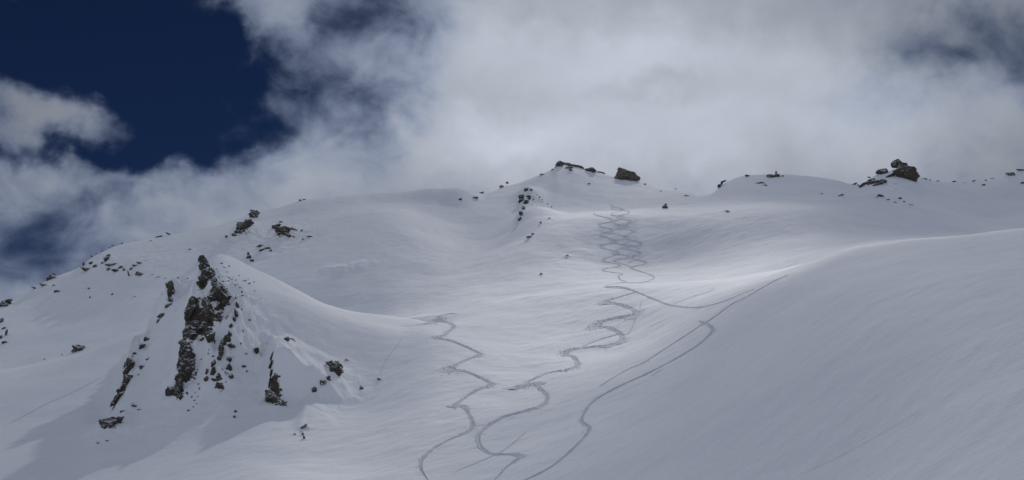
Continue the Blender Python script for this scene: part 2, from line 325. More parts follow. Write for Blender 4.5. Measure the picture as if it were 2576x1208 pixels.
def rock_mat(name, ca, cb, snow_amt, lo=0.42):
    m, t, b = new_mat(name)
    g = t.nodes.new('ShaderNodeNewGeometry'); pos = g.outputs['Position']
    n = add_noise(t, 0.9, 8, 0.7, pos, (1, 1, 2.6)); r = t.nodes.new('ShaderNodeValToRGB'); t.links.new(n.outputs['Fac'], r.inputs[0])
    r.color_ramp.elements[0].position = 0.35; r.color_ramp.elements[0].color = (*ca, 1); r.color_ramp.elements[1].position = 0.68; r.color_ramp.elements[1].color = (*cb, 1)
    sp = t.nodes.new('ShaderNodeSeparateXYZ'); t.links.new(g.outputs['Normal'], sp.inputs[0])
    n2 = add_noise(t, 0.75, 7, 0.65, pos, (1, 1, 3.2))
    val = mnode(t, 'MULTIPLY_ADD', n2.outputs['Fac'], 1.9, mnode(t, 'SUBTRACT', sp.outputs[2], 0.95))
    mr = t.nodes.new('ShaderNodeMapRange'); t.links.new(val, mr.inputs[0]); mr.inputs[1].default_value = lo + (1 - snow_amt) * 0.6; mr.inputs[2].default_value = lo + 0.10 + (1 - snow_amt) * 0.6
    mx = t.nodes.new('ShaderNodeMix'); mx.data_type = 'RGBA'; t.links.new(mr.outputs[0], mx.inputs[0]); t.links.new(r.outputs[0], mx.inputs[6]); mx.inputs[7].default_value = (0.83, 0.85, 0.88, 1)
    t.links.new(mx.outputs[2], b.inputs['Base Color']); b.inputs['Roughness'].default_value = 0.85
    n3 = add_noise(t, 1.6, 8, 0.7, pos, (1, 1, 3)); bp = t.nodes.new('ShaderNodeBump'); bp.inputs['Distance'].default_value = 0.7; bp.inputs['Strength'].default_value = 0.8
    t.links.new(n3.outputs['Fac'], bp.inputs['Height']); t.links.new(bp.outputs[0], b.inputs['Normal']); return m
M_ROCK = rock_mat('dark rock', (0.035, 0.031, 0.026), (0.14, 0.118, 0.088), 0.84)
M_ROCKS = rock_mat('snow dusted rock', (0.04, 0.036, 0.03), (0.13, 0.115, 0.095), 0.86)
M_ROCKL = rock_mat('grey brown rock', (0.08, 0.07, 0.058), (0.22, 0.19, 0.15), 0.45)

_t = M_SNOW.node_tree; _b = _t.nodes['Principled BSDF']; _l = _b.inputs['Base Color'].links[0].from_socket
_at = _t.nodes.new('ShaderNodeAttribute'); _at.attribute_name = 'rocky'; _g = _t.nodes.new('ShaderNodeNewGeometry'); _sp = _t.nodes.new('ShaderNodeSeparateXYZ'); _t.links.new(_g.outputs['True Normal'], _sp.inputs[0])
_n = add_noise(_t, 0.40, 7, 0.68, _g.outputs['Position'], (1, 1, 2.0)); _n2 = add_noise(_t, 0.9, 8, 0.7, _g.outputs['Position'])
_v = mnode(_t, 'MULTIPLY', _at.outputs['Fac'], mnode(_t, 'SUBTRACT', mnode(_t, 'MULTIPLY_ADD', _n.outputs['Fac'], 2.2, 0.10), mnode(_t, 'MULTIPLY', _sp.outputs[2], 1.0)))
_mr = _t.nodes.new('ShaderNodeMapRange'); _t.links.new(_v, _mr.inputs[0]); _mr.inputs[1].default_value = 0.42; _mr.inputs[2].default_value = 0.47
_rr = _t.nodes.new('ShaderNodeValToRGB'); _t.links.new(_n2.outputs['Fac'], _rr.inputs[0]); _rr.color_ramp.elements[0].position = 0.35; _rr.color_ramp.elements[0].color = (0.04, 0.036, 0.03, 1); _rr.color_ramp.elements[1].position = 0.68; _rr.color_ramp.elements[1].color = (0.13, 0.11, 0.085, 1)
_mx = _t.nodes.new('ShaderNodeMix'); _mx.data_type = 'RGBA'; _t.links.new(_mr.outputs[0], _mx.inputs[0]); _t.links.new(_l, _mx.inputs[6]); _t.links.new(_rr.outputs[0], _mx.inputs[7]); _t.links.new(_mx.outputs[2], _b.inputs['Base Color'])
def mesh_obj(name, V, Fq, mat, smooth=True, tri=False):
    me = bpy.data.meshes.new(name); V = np.ascontiguousarray(V, dtype=np.float32); Fq = np.ascontiguousarray(Fq, dtype=np.int32)
    k = Fq.shape[1]; me.vertices.add(len(V)); me.vertices.foreach_set('co', V.ravel())
    me.loops.add(Fq.size); me.loops.foreach_set('vertex_index', Fq.ravel())
    me.polygons.add(len(Fq)); me.polygons.foreach_set('loop_start', np.arange(0, Fq.size, k, dtype=np.int32))
    me.polygons.foreach_set('loop_total', np.full(len(Fq), k, dtype=np.int32))
    me.update(calc_edges=True); me.polygons.foreach_set('use_smooth', np.full(len(Fq), smooth)); me.materials.append(mat)
    o = bpy.data.objects.new(name, me); col.objects.link(o); return o
def grid_faces(nr, nc):
    i = np.arange(nr - 1)[:, None] * nc + np.arange(nc - 1)[None]
    return np.stack([i, i + 1, i + nc + 1, i + nc], -1).reshape(-1, 4)

# ------------------------------------------------------------------ added clouds out of view, each set toward the sun to darken one slope
cm = bpy.data.materials.new('cloud vapour'); cm.use_nodes = True; ct = cm.node_tree; ct.nodes.clear()
cv = ct.nodes.new('ShaderNodeVolumePrincipled'); cv.inputs['Color'].default_value = (0.97, 0.975, 0.98, 1); cv.inputs['Density'].default_value = 0.016; cv.inputs['Anisotropy'].default_value = 0.6
co = ct.nodes.new('ShaderNodeOutputMaterial'); ct.links.new(cv.outputs[0], co.inputs['Volume']); cm.cycles.homogeneous_volume = True
def shade_cloud(label, u, v, dist, sx, sy, sz, seed):
    p = hit(u, v); c = p + np.array(sdir) * dist
    bm = bmesh.new(); bmesh.ops.create_icosphere(bm, subdivisions=5, radius=1.0)
    vv = np.array([x.co[:] for x in bm.verts]); ff = np.array([[q.index for q in f.verts] for f in bm.faces]); bm.free()
    nz = vnoise3(vv * 2.0 + seed, seed) * 1.3 + vnoise3(vv * 4.5 + seed, seed + 1) * 0.8 + vnoise3(vv * 9 + seed, seed + 2) * 0.4
    vv = vv * (1 + 0.55 * nz)[:, None] * np.array([sx, sy, sz])
    o = mesh_obj('shade_cloud', vv, ff, cm); o.location = c; o['label'] = label; o['category'] = 'shade_cloud'; o['kind'] = 'stuff'; return o
shade_cloud('added unseen vapour shading the right foreground slope', 2280, 1060, 1300, 70, 60, 46, 1)
shade_cloud('added unseen vapour shading the left valley slope', 20, 1175, 1500, 85, 36, 44, 2)
shade_cloud('small added unseen vapour shading the right end of the bench', 2410, 590, 1450, 66, 62, 44, 6)
shade_cloud('small added unseen vapour shading the left slope beside the knoll', -30, 1000, 1500, 56, 42, 34, 7)
shade_cloud('added unseen vapour shading the far left ridge', 250, 760, 1500, 150, 80, 26, 3)
shade_cloud('added unseen vapour shading the right end of the top ridge', 2400, 530, 1600, 150, 80, 60, 4)
shade_cloud('added unseen vapour shading the top ridge', 1500, 480, 1700, 165, 42, 26, 5)
# ------------------------------------------------------------------ ski tracks
# region reading helpers: enlarged crops of the photograph -> measuring frame
def A6(l): return [(939 + .4448 * x, 671 + .4448 * y) for x, y in l]
def A7(l): return [(1475.8 + .5003 * x, 603.7 + .5003 * y) for x, y in l]
def A4(l): return [(1207.4 + .33325 * x, 368.9 + .33325 * y) for x, y in l]
def zig(y0, y1, c0, c1, amp, per, ph):
    out = []; y = y0; k = 0; r_ = np.random.default_rng(int(ph * 10) + 5)
    while y < y1:
        t = (y - y0) / (y1 - y0); cx = c0 + (c1 - c0) * t; a_ = amp * (0.6 + 0.8 * r_.random()); sg = 1 if k % 2 else -1
        out += [(cx + sg * a_ * 0.9, y - per * 0.08), (cx + sg * a_, y + per * 0.05), (cx + sg * a_ * 0.7, y + per * 0.17)]
        y += per / 2 * (0.7 + 0.6 * r_.random()); k += 1
    return A4(out)
TRACKS = [
 ('leftmost long ski track snaking from the saddle edge to the bottom', 15.0, 1.0,
  A6([(470,268),(400,272),(305,325),(370,308),(440,325),(452,345),(405,385),(372,402),(430,418),(520,452),(600,495),(560,515),(480,550),(445,582),(510,590),(590,622),(662,665),(600,692),(530,735),(460,790),(510,790),(550,850),(562,900),(530,935),(440,975),(340,1030),(278,1095),(275,1150),(315,1215)])),
 ('middle ski track of wide S turns from the saddle down to the bottom', 16.0, 1.0,
  A6([(1500,140),(1400,170),(1320,200),(1400,215),(1470,245),(1488,270),(1430,282),(1330,300),(1262,342),(1335,345),(1405,388),(1390,425),(1320,447),(1230,455),(1130,470),(1080,495),(1130,510),(1155,550),(1110,580),(1000,600),(900,640),(825,688),(900,665),(960,705),(985,745),(940,790),(830,825),(720,860),(640,910),(597,960),(610,1020),(670,1058),(760,1062),(830,1075),(760,1130),(680,1215)])),
 ('long straight ski track slanting down left below the right hand crest', 9.0, 0.5,
  A7([(1010,178),(950,205),(885,240),(800,290),(720,330),(640,390),(560,440),(440,518),(290,615),(195,658),(60,740)])),
 ('ski track with one long bend on the right, running down to the bottom edge', 12.0, 0.6,
  A7([(560,408),(608,425),(632,455),(585,508),(480,580),(340,655),(200,720),(100,770),(20,825)]) + A6([(1192,835),(1178,868),(1198,892),(1222,908),(1208,945),(1150,1010),(1050,1100),(960,1160),(840,1215)])),
 ('ski track cutting in a shallow V across the saddle toward the right crest', 7.0, 0.3,
  A7([(100,235),(180,238),(250,262),(330,295),(430,330),(560,340),(680,312),(790,268),(850,246)])),
 ('faint short ski track joining the V shaped track from the upper right', 3.0, 0.3,
  A7([(430,326),(520,290),(600,265),(650,240)])),
 ('faint short ski track lying alone between the middle and the straight track', 3.5, 0.4,
  A7([(455,370),(400,400),(300,445)])),
 ('leftmost zigzag ski track down the steep slope under the ridge boulder', 5.5, 0.6, zig(505, 985, 930, 1000, 55, 84, 0.0) + A4([(1060,1005),(1100,1022),(1020,1036),(945,1060),(1080,1072),(1180,1095)])),
 ('rightmost zigzag ski track down the steep slope under the ridge boulder', 5.5, 0.6, zig(462, 950, 1060, 1225, 50, 80, 1.2) + A4([(1312,985),(1230,1025),(1100,1030)])),
 ('central zigzag ski track woven between the outer two on the steep slope', 5.0, 0.6, zig(440, 945, 1020, 1090, 48, 74, 2.4)),
 ('faintest zigzag ski track, overlapping the right side of the others', 4.0, 0.5, zig(520, 900, 1110, 1190, 46, 70, 3.1)),
 ('faint straight ski trace low on the right foreground slope', 1.3, 0.1, A7([(1060,1190),(1225,1115),(1330,1060),(1425,1008),(1560,930),(1700,850)])),
 ('thin snow runnel above the lone small stone right of the knoll', 2.4, 0.2, [(1012,848),(1000,868),(975,900),(962,925),(956,948)]),
 ('long line of crumbled snow slanting across the left slope', 3.0, 0.1, [(18,1068),(45,1055),(77,1038),(113,1018),(155,1000),(187,985),(230,963),(257,947)]),
 ('short loose scrape of snow beside the long bend track', 6.0, 0.3, A7([(385,648),(350,668),(318,690)])),
 ('short loose ski track beside the top bends of the middle track', 3.2, 0.6,
  A6([(1520,190),(1500,260),(1470,330),(1440,380),(1380,385),(1260,420),(1180,455)])),
 ('faint straight ski track crossing the lowest bend of the middle track', 3.0, 0.6,
  A6([(868,930),(800,990),(720,1050),(560,1120),(440,1170)])),
]
def catmull(P, step=1.6):
    P = np.array(P, float); P = np.vstack([2*P[0] - P[1], P, 2*P[-1] - P[-2]]); out = []
    for i in range(1, len(P) - 2):
        n = max(2, int(np.hypot(*(P[i+1] - P[i])) / step)); t = (np.arange(n) / n)[:, None]
        t2 = t*t; t3 = t2*t
        out.append(0.5 * (2*P[i] + (P[i+1]-P[i-1])*t + (2*P[i-1]-5*P[i]+4*P[i+1]-P[i+2])*t2 + (3*P[i]-P[i-1]-3*P[i+1]+P[i+2])*t3))
    return np.vstack(out)
carve = np.zeros_like(Z)
track_data = []
for lab, wpx, spray, pts in TRACKS:
    C2 = catmull(pts); H = [hit(u, v, True) for u, v in C2]
    H = [q for q in H if not q[3]]
    P3 = np.array([q[0] for q in H]); 
    # leave out jumps over a crest
    keep = [0]
    for i in range(1, len(P3)):
        keep.append(i)
    P3 = P3[keep]; H = [H[i] for i in keep]
    seg = np.r_[0, np.cumsum(np.linalg.norm(np.diff(P3[:, :2], axis=0), axis=1))]
    L_ = seg[-1]; n = max(8, int(L_ / 0.28)); q = np.linspace(0, L_, n)
    Q = np.stack([np.interp(q, seg, P3[:, k]) for k in range(2)], 1)
    kr = np.exp(-0.5 * (np.arange(-4, 5) / 2.0)**2); kr /= kr.sum()
    Q = np.stack([np.convolve(np.pad(Q[:, k], 4, mode='edge'), kr, 'valid') for k in range(2)], 1)
    T = np.gradient(Q, axis=0); T /= np.linalg.norm(T, axis=1, keepdims=True) + 1e-9
    ang = np.unwrap(np.arctan2(T[:, 1], T[:, 0])); kap = np.gradient(ang) / np.gradient(q)
    kap = np.convolve(np.pad(kap, 6, mode='edge'), np.ones(13) / 13, 'valid')
    Dm = np.hypot(Q[:, 0], Q[:, 1])
    Wd = wpx * Dm / FOC * (0.75 + 0.35 * fbm2(q / 3.0, q * 0 + 2.2, 2, 11))
    extra = np.clip(np.abs(kap) * 4.0, 0, 2.0) * spray * Wd
    track_data.append((lab, Q, T, q, kap, Wd, extra))
def zat(x, y, F_=None):
    """bilinear terrain height at world x,y (vectorised)"""
    F_ = Z if F_ is None else F_
    a = np.arctan2(x, y); c = np.clip((a - AZ[0]) / (AZ[1] - AZ[0]), 0, NA - 1.001); i = c.astype(int); f = c - i; Dq = np.hypot(x, y); out = np.empty(len(x))
    for n_ in range(len(x)):
        dc = DD[:, i[n_]] * (1 - f[n_]) + DD[:, i[n_]+1] * f[n_]
        j = min(max(int(np.searchsorted(dc, Dq[n_])) - 1, 0), NR - 2); t = (Dq[n_] - dc[j]) / (dc[j+1] - dc[j])
        a0 = F_[j, i[n_]] * (1 - f[n_]) + F_[j, i[n_]+1] * f[n_]; a1 = F_[j+1, i[n_]] * (1 - f[n_]) + F_[j+1, i[n_]+1] * f[n_]
        out[n_] = a0 * (1 - t) + a1 * t
    return out
def stamp(Q, rad, depth):
    for (x, y), r_, dp in zip(Q, rad, depth):
        a = math.atan2(x, y); Dq = math.hypot(x, y); c = int((a - AZ[0]) / (AZ[1] - AZ[0])); k = int(r_ / (Dq * (AZ[1] - AZ[0]))) + 2
        c0, c1 = max(0, c - k), min(NA, c + k + 1); dc = DD[:, min(max(c, 0), NA-1)]
        j0, j1 = np.searchsorted(dc, [Dq - r_ * 2 - 1, Dq + r_ * 2 + 1])
        sub = (X[j0:j1, c0:c1] - x)**2 + (Y[j0:j1, c0:c1] - y)**2
        f = np.clip(1.15 - sub / (r_ * r_), 0, 1); carve[j0:j1, c0:c1] = np.maximum(carve[j0:j1, c0:c1], f * dp)
track_meshes = []; wear_shade = []
for lab, Q, T, q, kap, Wd, extra in track_data:
    Nn = np.stack([-T[:, 1], T[:, 0]], 1); m_ = 13; tt = np.linspace(-1, 1, m_)
    side = np.sign(kap)            # outer side of a bend is opposite the centre of curvature
    lw = Wd / 2 + extra * (side < 0) * 0.9 + extra * 0.15; rw = Wd / 2 + extra * (side > 0) * 0.9 + extra * 0.15
    sm_ = lambda a: np.convolve(np.pad(a, 5, mode='edge'), np.ones(11) / 11, 'valid')
    lw = sm_(lw); rw = sm_(rw)
    lw *= 1 + 0.35 * rng.standard_normal(len(lw)).clip(-1.5, 1.5) * np.clip(extra / Wd, 0.15, 1); rw *= 1 + 0.35 * rng.standard_normal(len(rw)).clip(-1.5, 1.5) * np.clip(extra / Wd, 0.15, 1)
    fade = np.clip(np.minimum(q, q[-1] - q) / (0.06 * q[-1]), 0.1, 1); lw *= fade; rw *= fade
    off = np.where(tt[None] > 0, tt[None] * lw[:, None], tt[None] * rw[:, None])
    VX = Q[:, 0:1] + Nn[:, 0:1] * off; VY = Q[:, 1:2] + Nn[:, 1:2] * off
    z0 = zat(VX.ravel(), VY.ravel()).reshape(VX.shape)
    prof = np.array([-0.05, 0.0, 0.02, 0.015, -0.03, -0.05, -0.01, -0.05, -0.03, 0.015, 0.02, 0.0, -0.05])
    scl = np.clip(Wd / 0.5, 0.6, 2.0)[:, None]
    if any(k_ in lab for k_ in ('faint', 'crumbled', 'runnel', 'scrape')): scl = scl * 0.2
    dz = prof[None] * scl + 0.028 * rng.standard_normal(VX.shape) * np.where(np.abs(tt) > 0.95, 0.3, 1)[None] * scl
    clods = []
    wgt = (extra + 0.12 * Wd) ; wgt = wgt / wgt.sum(); nc_ = int(min(1100, 7 * q[-1] * spray)); nc_ = 700 if 'crumbled' in lab else max(nc_, 4)
    wid_ = 5.0 if 'crumbled' in lab else 1.0; idx = rng.choice(len(Q), nc_, p=wgt); sg = np.where(kap[idx] > 0, -1.0, 1.0) * np.where(rng.random(nc_) < 0.15, -1, 1)
    dist = Wd[idx] * 0.4 + np.abs(rng.normal(0, 1, nc_)) * (extra[idx] * 1.5 + 0.25 * Wd[idx])
    cp = Q[idx] + Nn[idx] * (sg * dist)[:, None] + rng.normal(0, 0.2, (nc_, 2)) * wid_ * np.array([1, 1.6]); cp[:, 1] -= np.abs(rng.normal(0, 0.5, nc_)) * np.clip(extra[idx] / 0.5, 0, 1.5)
    cz = zat(cp[:, 0], cp[:, 1]); cr = np.minimum(Wd[idx], 0.8) * rng.uniform(0.06, 0.18, nc_)
    track_meshes.append((lab, np.stack([VX, VY, z0 + dz + 0.06], -1), np.c_[cp, cz], cr))
    stamp(Q + Nn * ((lw - rw) / 2 * 0.8)[:, None], (lw + rw) / 2 * 0.60, 0.10 * scl[:, 0])
    wear_shade.append((np.clip(1.25 - np.abs(tt) ** 1.2 * 1.35, 0, 1)[None] * fade[:, None] * (0.75 + 0.5 * fbm2(q[:, None] / 1.2 + 0 * tt[None], tt[None] * 1.5 + 0 * q[:, None], 2, 21))).clip(0, 1) * (0.16 if 'faint' in lab else 0.3 if any(k_ in lab for k_ in ('crumbled', 'runnel', 'scrape')) else 0.9))
Z = Z - carve

# ------------------------------------------------------------------ rocks
def ico(sub):
    bm = bmesh.new(); bmesh.ops.create_icosphere(bm, subdivisions=sub, radius=1.0)
    v = np.array([x.co[:] for x in bm.verts]); f = np.array([[q.index for q in p.verts] for p in bm.faces]); bm.free(); return v, f
ICO = {k: ico(k) for k in (2, 3, 4, 5)}
def chunk(seed, sub, sharp=0.5, jag=0.16):
    """one angular lump of rock of unit size"""
    v, f = ICO[sub]; r_ = np.random.default_rng(seed)
    n = r_.normal(size=(13, 3)); n /= np.linalg.norm(n, axis=1, keepdims=True); dd = r_.uniform(0.55, 0.98, 13)
    q = v @ n.T; rad = np.min(np.where(q > 0.05, dd / np.maximum(q, 0.05), 9), axis=1); rad = np.minimum(rad, 1.15)
    p = v * rad[:, None]
    nz = vnoise3(p * np.array([2.2, 2.2, 4.2]) + seed, seed) * 1.0 + vnoise3(p * np.array([5, 5, 9]) + seed, seed + 3) * 0.6 + vnoise3(p * 13 + seed, seed + 5) * 0.3
    p = p * (1 + jag * 2.2 * nz)[:, None]
    return p, f
seedc = [100]; STAMPS = []
def shaped(seed, poly, sub, jag=0.10):
    """lump whose outline follows a traced polygon (image units about its centre); broken front and back faces"""
    v, f = ICO[sub]; r_ = np.random.default_rng(seed); P_ = np.array(poly, float); c = (P_.min(0) + P_.max(0)) / 2 * 0.4 + P_.mean(0) * 0.6; Q_ = P_ - c; Q_[:, 1] *= -1
    th = np.arctan2(v[:, 2], v[:, 0]); dx_, dz_ = np.cos(th), np.sin(th); rad = np.zeros(len(v))
    A_ = Q_; B_ = np.roll(Q_, -1, 0)
    for (ax, az_), (bx, bz) in zip(A_, B_):
        ex, ez = bx - ax, bz - az_; den = dx_ * ez - dz_ * ex; den = np.where(np.abs(den) < 1e-9, 1e-9, den)
        t = (ax * ez - az_ * ex) / den; q = (ax * dz_ - az_ * dx_) / den
        rad = np.where((t > 0) & (q >= -1e-6) & (q <= 1 + 1e-6), np.maximum(rad, t), rad)
    n = r_.normal(size=(12, 3)); n[:, 1] = np.sign(n[:, 1]) * (np.abs(n[:, 1]) * 0.6 + 0.55); n[:, 2] += 0.25; n /= np.linalg.norm(n, axis=1, keepdims=True); dd = r_.uniform(0.5, 0.85, 12)
    q = v @ n.T; cut = np.minimum(np.min(np.where(q > 0.05, dd / np.maximum(q, 0.05), 9), axis=1), 1.0)
    cut = np.where(np.abs(v[:, 1]) < 0.22, np.maximum(cut, 1 - 2.5 * np.abs(v[:, 1])), cut)
    p = v * cut[:, None]
    hz = np.hypot(v[:, 0], v[:, 2]); inpl = hz ** 0.55 / np.maximum(hz, 1e-6)    # fuller, blockier body
    nz = vnoise3(p * np.array([3, 3, 4]) + seed, seed) + vnoise3(p * np.array([7, 7, 10]) + seed, seed + 3) * 0.7 + vnoise3(p * 17 + seed, seed + 5) * 0.4
    sc = rad * cut * inpl * (1 + jag * 1.6 * nz)
    wmean = float(np.sqrt(np.ptp(Q_[:, 0]) * np.ptp(Q_[:, 1]))) / 2
    out = np.stack([v[:, 0] * sc, p[:, 1] * wmean * 0.9 * (1 + jag * 3 * nz), v[:, 2] * sc], 1)
    return out, f, c
def rock(name, label, cat, blobs_, mat=None, group=None, base=0.35, depth=1.0, sub=None, outl=None):
    """one outcrop: lumps (u, v, width, height[, tilt]) and traced lumps that grow into each other; lumps that stand apart become blocks of it"""
    items = []
    for P_ in (outl or []):
        P_ = np.array(P_); lo, hi = P_.min(0), P_.max(0); items.append(('o', P_, (lo[0], lo[1], hi[0], hi[1])))
    for b in blobs_: items.append(('b', b, (b[0] - b[2]/2, b[1] - b[3]/2, b[0] + b[2]/2, b[1] + b[3]/2)))
    made = []
    for kind, b, bb in items:
        seedc[0] += 1; W_, H_ = bb[2] - bb[0], bb[3] - bb[1]; big = max(W_, H_)
        sb = sub or (5 if big > 22 and kind == 'o' else 4 if big > 11 else 3 if big > 5 else 2)
        if kind == 'o':
            q, f, (u, v) = shaped(seedc[0], b, sb); tilt = 0
        else:
            u, v = b[:2]; tilt = R(b[4]) if len(b) > 4 else R(rng.uniform(-20, 20)); q, f = chunk(seedc[0], sb)
            q = q * np.array([W_ / 2, (W_ + H_) / 4 * depth * 1.1, H_ / 2]) * 1.16
        p = hit(u, v + H_ * base); D = float(np.hypot(p[0], p[1]))
        a, e = pix(u, v); a = float(a); e = float(e); q = q * (D / FOC * math.sqrt(1 + e*e) * 1.02)
        c_, s_ = math.cos(tilt), math.sin(tilt); q = np.stack([q[:, 0]*c_ + q[:, 2]*s_, q[:, 1], -q[:, 0]*s_ + q[:, 2]*c_], 1)
        ca, sa = math.cos(-a), math.sin(-a); q = np.stack([q[:, 0]*ca - q[:, 1]*sa, q[:, 0]*sa + q[:, 1]*ca, q[:, 2]], 1)
        ctr = np.array([D * math.sin(a), D * math.cos(a), D * e]); q = q + ctr
        made.append([q, f, ctr, q.min(0), q.max(0)]); STAMPS.append((ctr[0], ctr[1], W_ * D / FOC, H_ * D / FOC))
    # clusters of lumps that really touch
    cl = list(range(len(made)))
    for i in range(len(made)):
        for j in range(i):
            m_ = 0.12 * np.minimum(made[i][4] - made[i][3], made[j][4] - made[j][3])
            if np.all(np.minimum(made[i][4], made[j][4]) - np.maximum(made[i][3], made[j][3]) > m_):
                a_, b_ = cl[i], cl[j]; cl = [b_ if x == a_ else x for x in cl]
    root = None
    for k in sorted(set(cl), key=lambda k: cl.index(k)):
        VV, FF, nv = [], [], 0
        for i in range(len(made)):
            if cl[i] == k: VV.append(made[i][0]); FF.append(made[i][1] + nv); nv += len(made[i][0]); c0 = made[i][2]
        VV = np.vstack(VV)
        if root is None:
            o = mesh_obj(name, VV - c0, np.vstack(FF), mat or M_ROCK, smooth=False); o.location = c0; root = o; rc = c0
            o['label'] = label; o['category'] = cat
            if group: o['group'] = group
        else:
            o = mesh_obj('block', VV - c0, np.vstack(FF), mat or M_ROCK, smooth=False); o.location = c0 - rc; o.parent = root
    return root
def Z2(l): return [(201.2 + .4721*b[0], 603.7 + .4721*b[1], b[2]*.4721, b[3]*.4721) + tuple(b[4:]) for b in l]
def Z3(l): return [(536.6 + .31249*b[0], 368.9 + .31249*b[1], b[2]*.31249, b[3]*.31249) + tuple(b[4:]) for b in l]
def Z4(l): return [(1207.4 + .33325*b[0], 368.9 + .33325*b[1], b[2]*.33325, b[3]*.33325) + tuple(b[4:]) for b in l]
def Z5(l): return [(1744.1 + .3229*b[0], 368.9 + .3229*b[1], b[2]*.3229, b[3]*.3229) + tuple(b[4:]) for b in l]
def Z1(l): return [(.33314*b[0], 469.6 + .33314*b[1], b[2]*.33314, b[3]*.33314) + tuple(b[4:]) for b in l]
def P2(l): return [(201.2 + .4721*x, 603.7 + .4721*y) for x, y in l]
def P3_(l): return [(536.6 + .31249*x, 368.9 + .31249*y) for x, y in l]
def P4(l): return [(1207.4 + .33325*x, 368.9 + .33325*y) for x, y in l]
def P5(l): return [(1744.1 + .3229*x, 368.9 + .3229*y) for x, y in l]
OUT = {
 'tall leaning': [P2([(637,85),(655,80),(672,100),(690,135),(705,170),(690,190),(648,190),(646,150),(638,125)]), P2([(645,180),(705,165),(714,190),(705,205),(680,218),(655,235),(626,250),(640,225)])],
 'narrow upright': [P2([(465,222),(485,218),(497,240),(497,280),(490,320),(478,332),(472,310),(470,270)])],
 'large dark rock face': [P2([(705,230),(725,215),(750,245),(785,290),(790,330),(770,350),(740,340),(700,330),(690,300),(705,270)])],
 'small dark crag left': [P2([(590,310),(605,330),(628,362),(610,385),(600,410),(575,430),(560,420),(568,380),(568,345)])],
 'wedge shaped': [P2([(665,325),(680,318),(698,350),(720,395),(750,405),(735,420),(700,442),(670,445),(640,420),(625,400),(648,392),(652,365)])],
 'rounded dark rock face': [P2([(600,435),(630,428),(660,460),(655,490),(625,500),(600,495)]), P2([(568,470),(600,480),(622,500),(612,520),(580,538),(555,520),(562,492)])],
 'tallest broken': [P2([(530,540),(555,535),(578,550),(592,580),(590,610),(568,625),(535,620),(530,600),(535,570)]), P2([(540,610),(592,605),(605,650),(608,690),(585,720),(540,722),(528,690),(515,665),(535,635)])],
 'forked dark rock': [P2([(515,735),(535,730),(548,770),(545,810),(550,850),(530,848),(515,825),(512,780)]), P2([(515,790),(520,825),(490,845),(470,840),(472,800),(490,785)])],
 'long dark rock rib low': [P2([(250,650),(270,640),(288,655),(285,700),(270,735),(238,735),(236,705),(242,680)]), P2([(236,720),(272,725),(268,775),(240,810),(205,815),(230,765)]), P2([(205,800),(245,795),(215,850),(190,878),(168,887),(195,840)])],
 'dark overhanging boulder': [P2([(988,808),(1015,800),(1045,825),(1078,858),(1102,885),(1085,898),(1040,895),(1005,890),(992,860)])],
 'dark curled boulder': [P2([(1308,655),(1340,645),(1375,665),(1397,700),(1385,725),(1355,742),(1330,732),(1322,712),(1338,690),(1325,668)])],
 'pointed dark rock low': [P2([(106,965),(140,952),(180,947),(224,942),(215,975),(190,990),(160,1010),(130,1022),(122,990)])],
 'long slanting': [P3_([(310,520),(350,515),(372,535),(355,548),(360,585),(340,595),(300,570),(285,545)]), P3_([(262,590),(295,585),(320,610),(300,640),(260,665),(210,690),(190,665),(200,630)])],
 'dark overhanging rock right': [P3_([(470,640),(510,645),(560,655),(610,675),(600,710),(585,732),(555,722),(505,680)])],
 'dark square rock': [P4([(566,135),(590,112),(612,107),(630,122),(624,155),(592,168),(568,160)])],
 'dark rock on the left shoulder': [P5([(1420,200),(1460,182),(1500,172),(1520,195),(1505,215),(1470,228)])],
 'dark rock halfway': [P4([(790,175),(815,162),(850,158),(880,180),(870,200),(845,208),(815,195)])],
}
def outl(lab):
    for k in OUT:
        if lab.startswith(k): return OUT[k]
GK = 'rock crags on the snowy knoll'
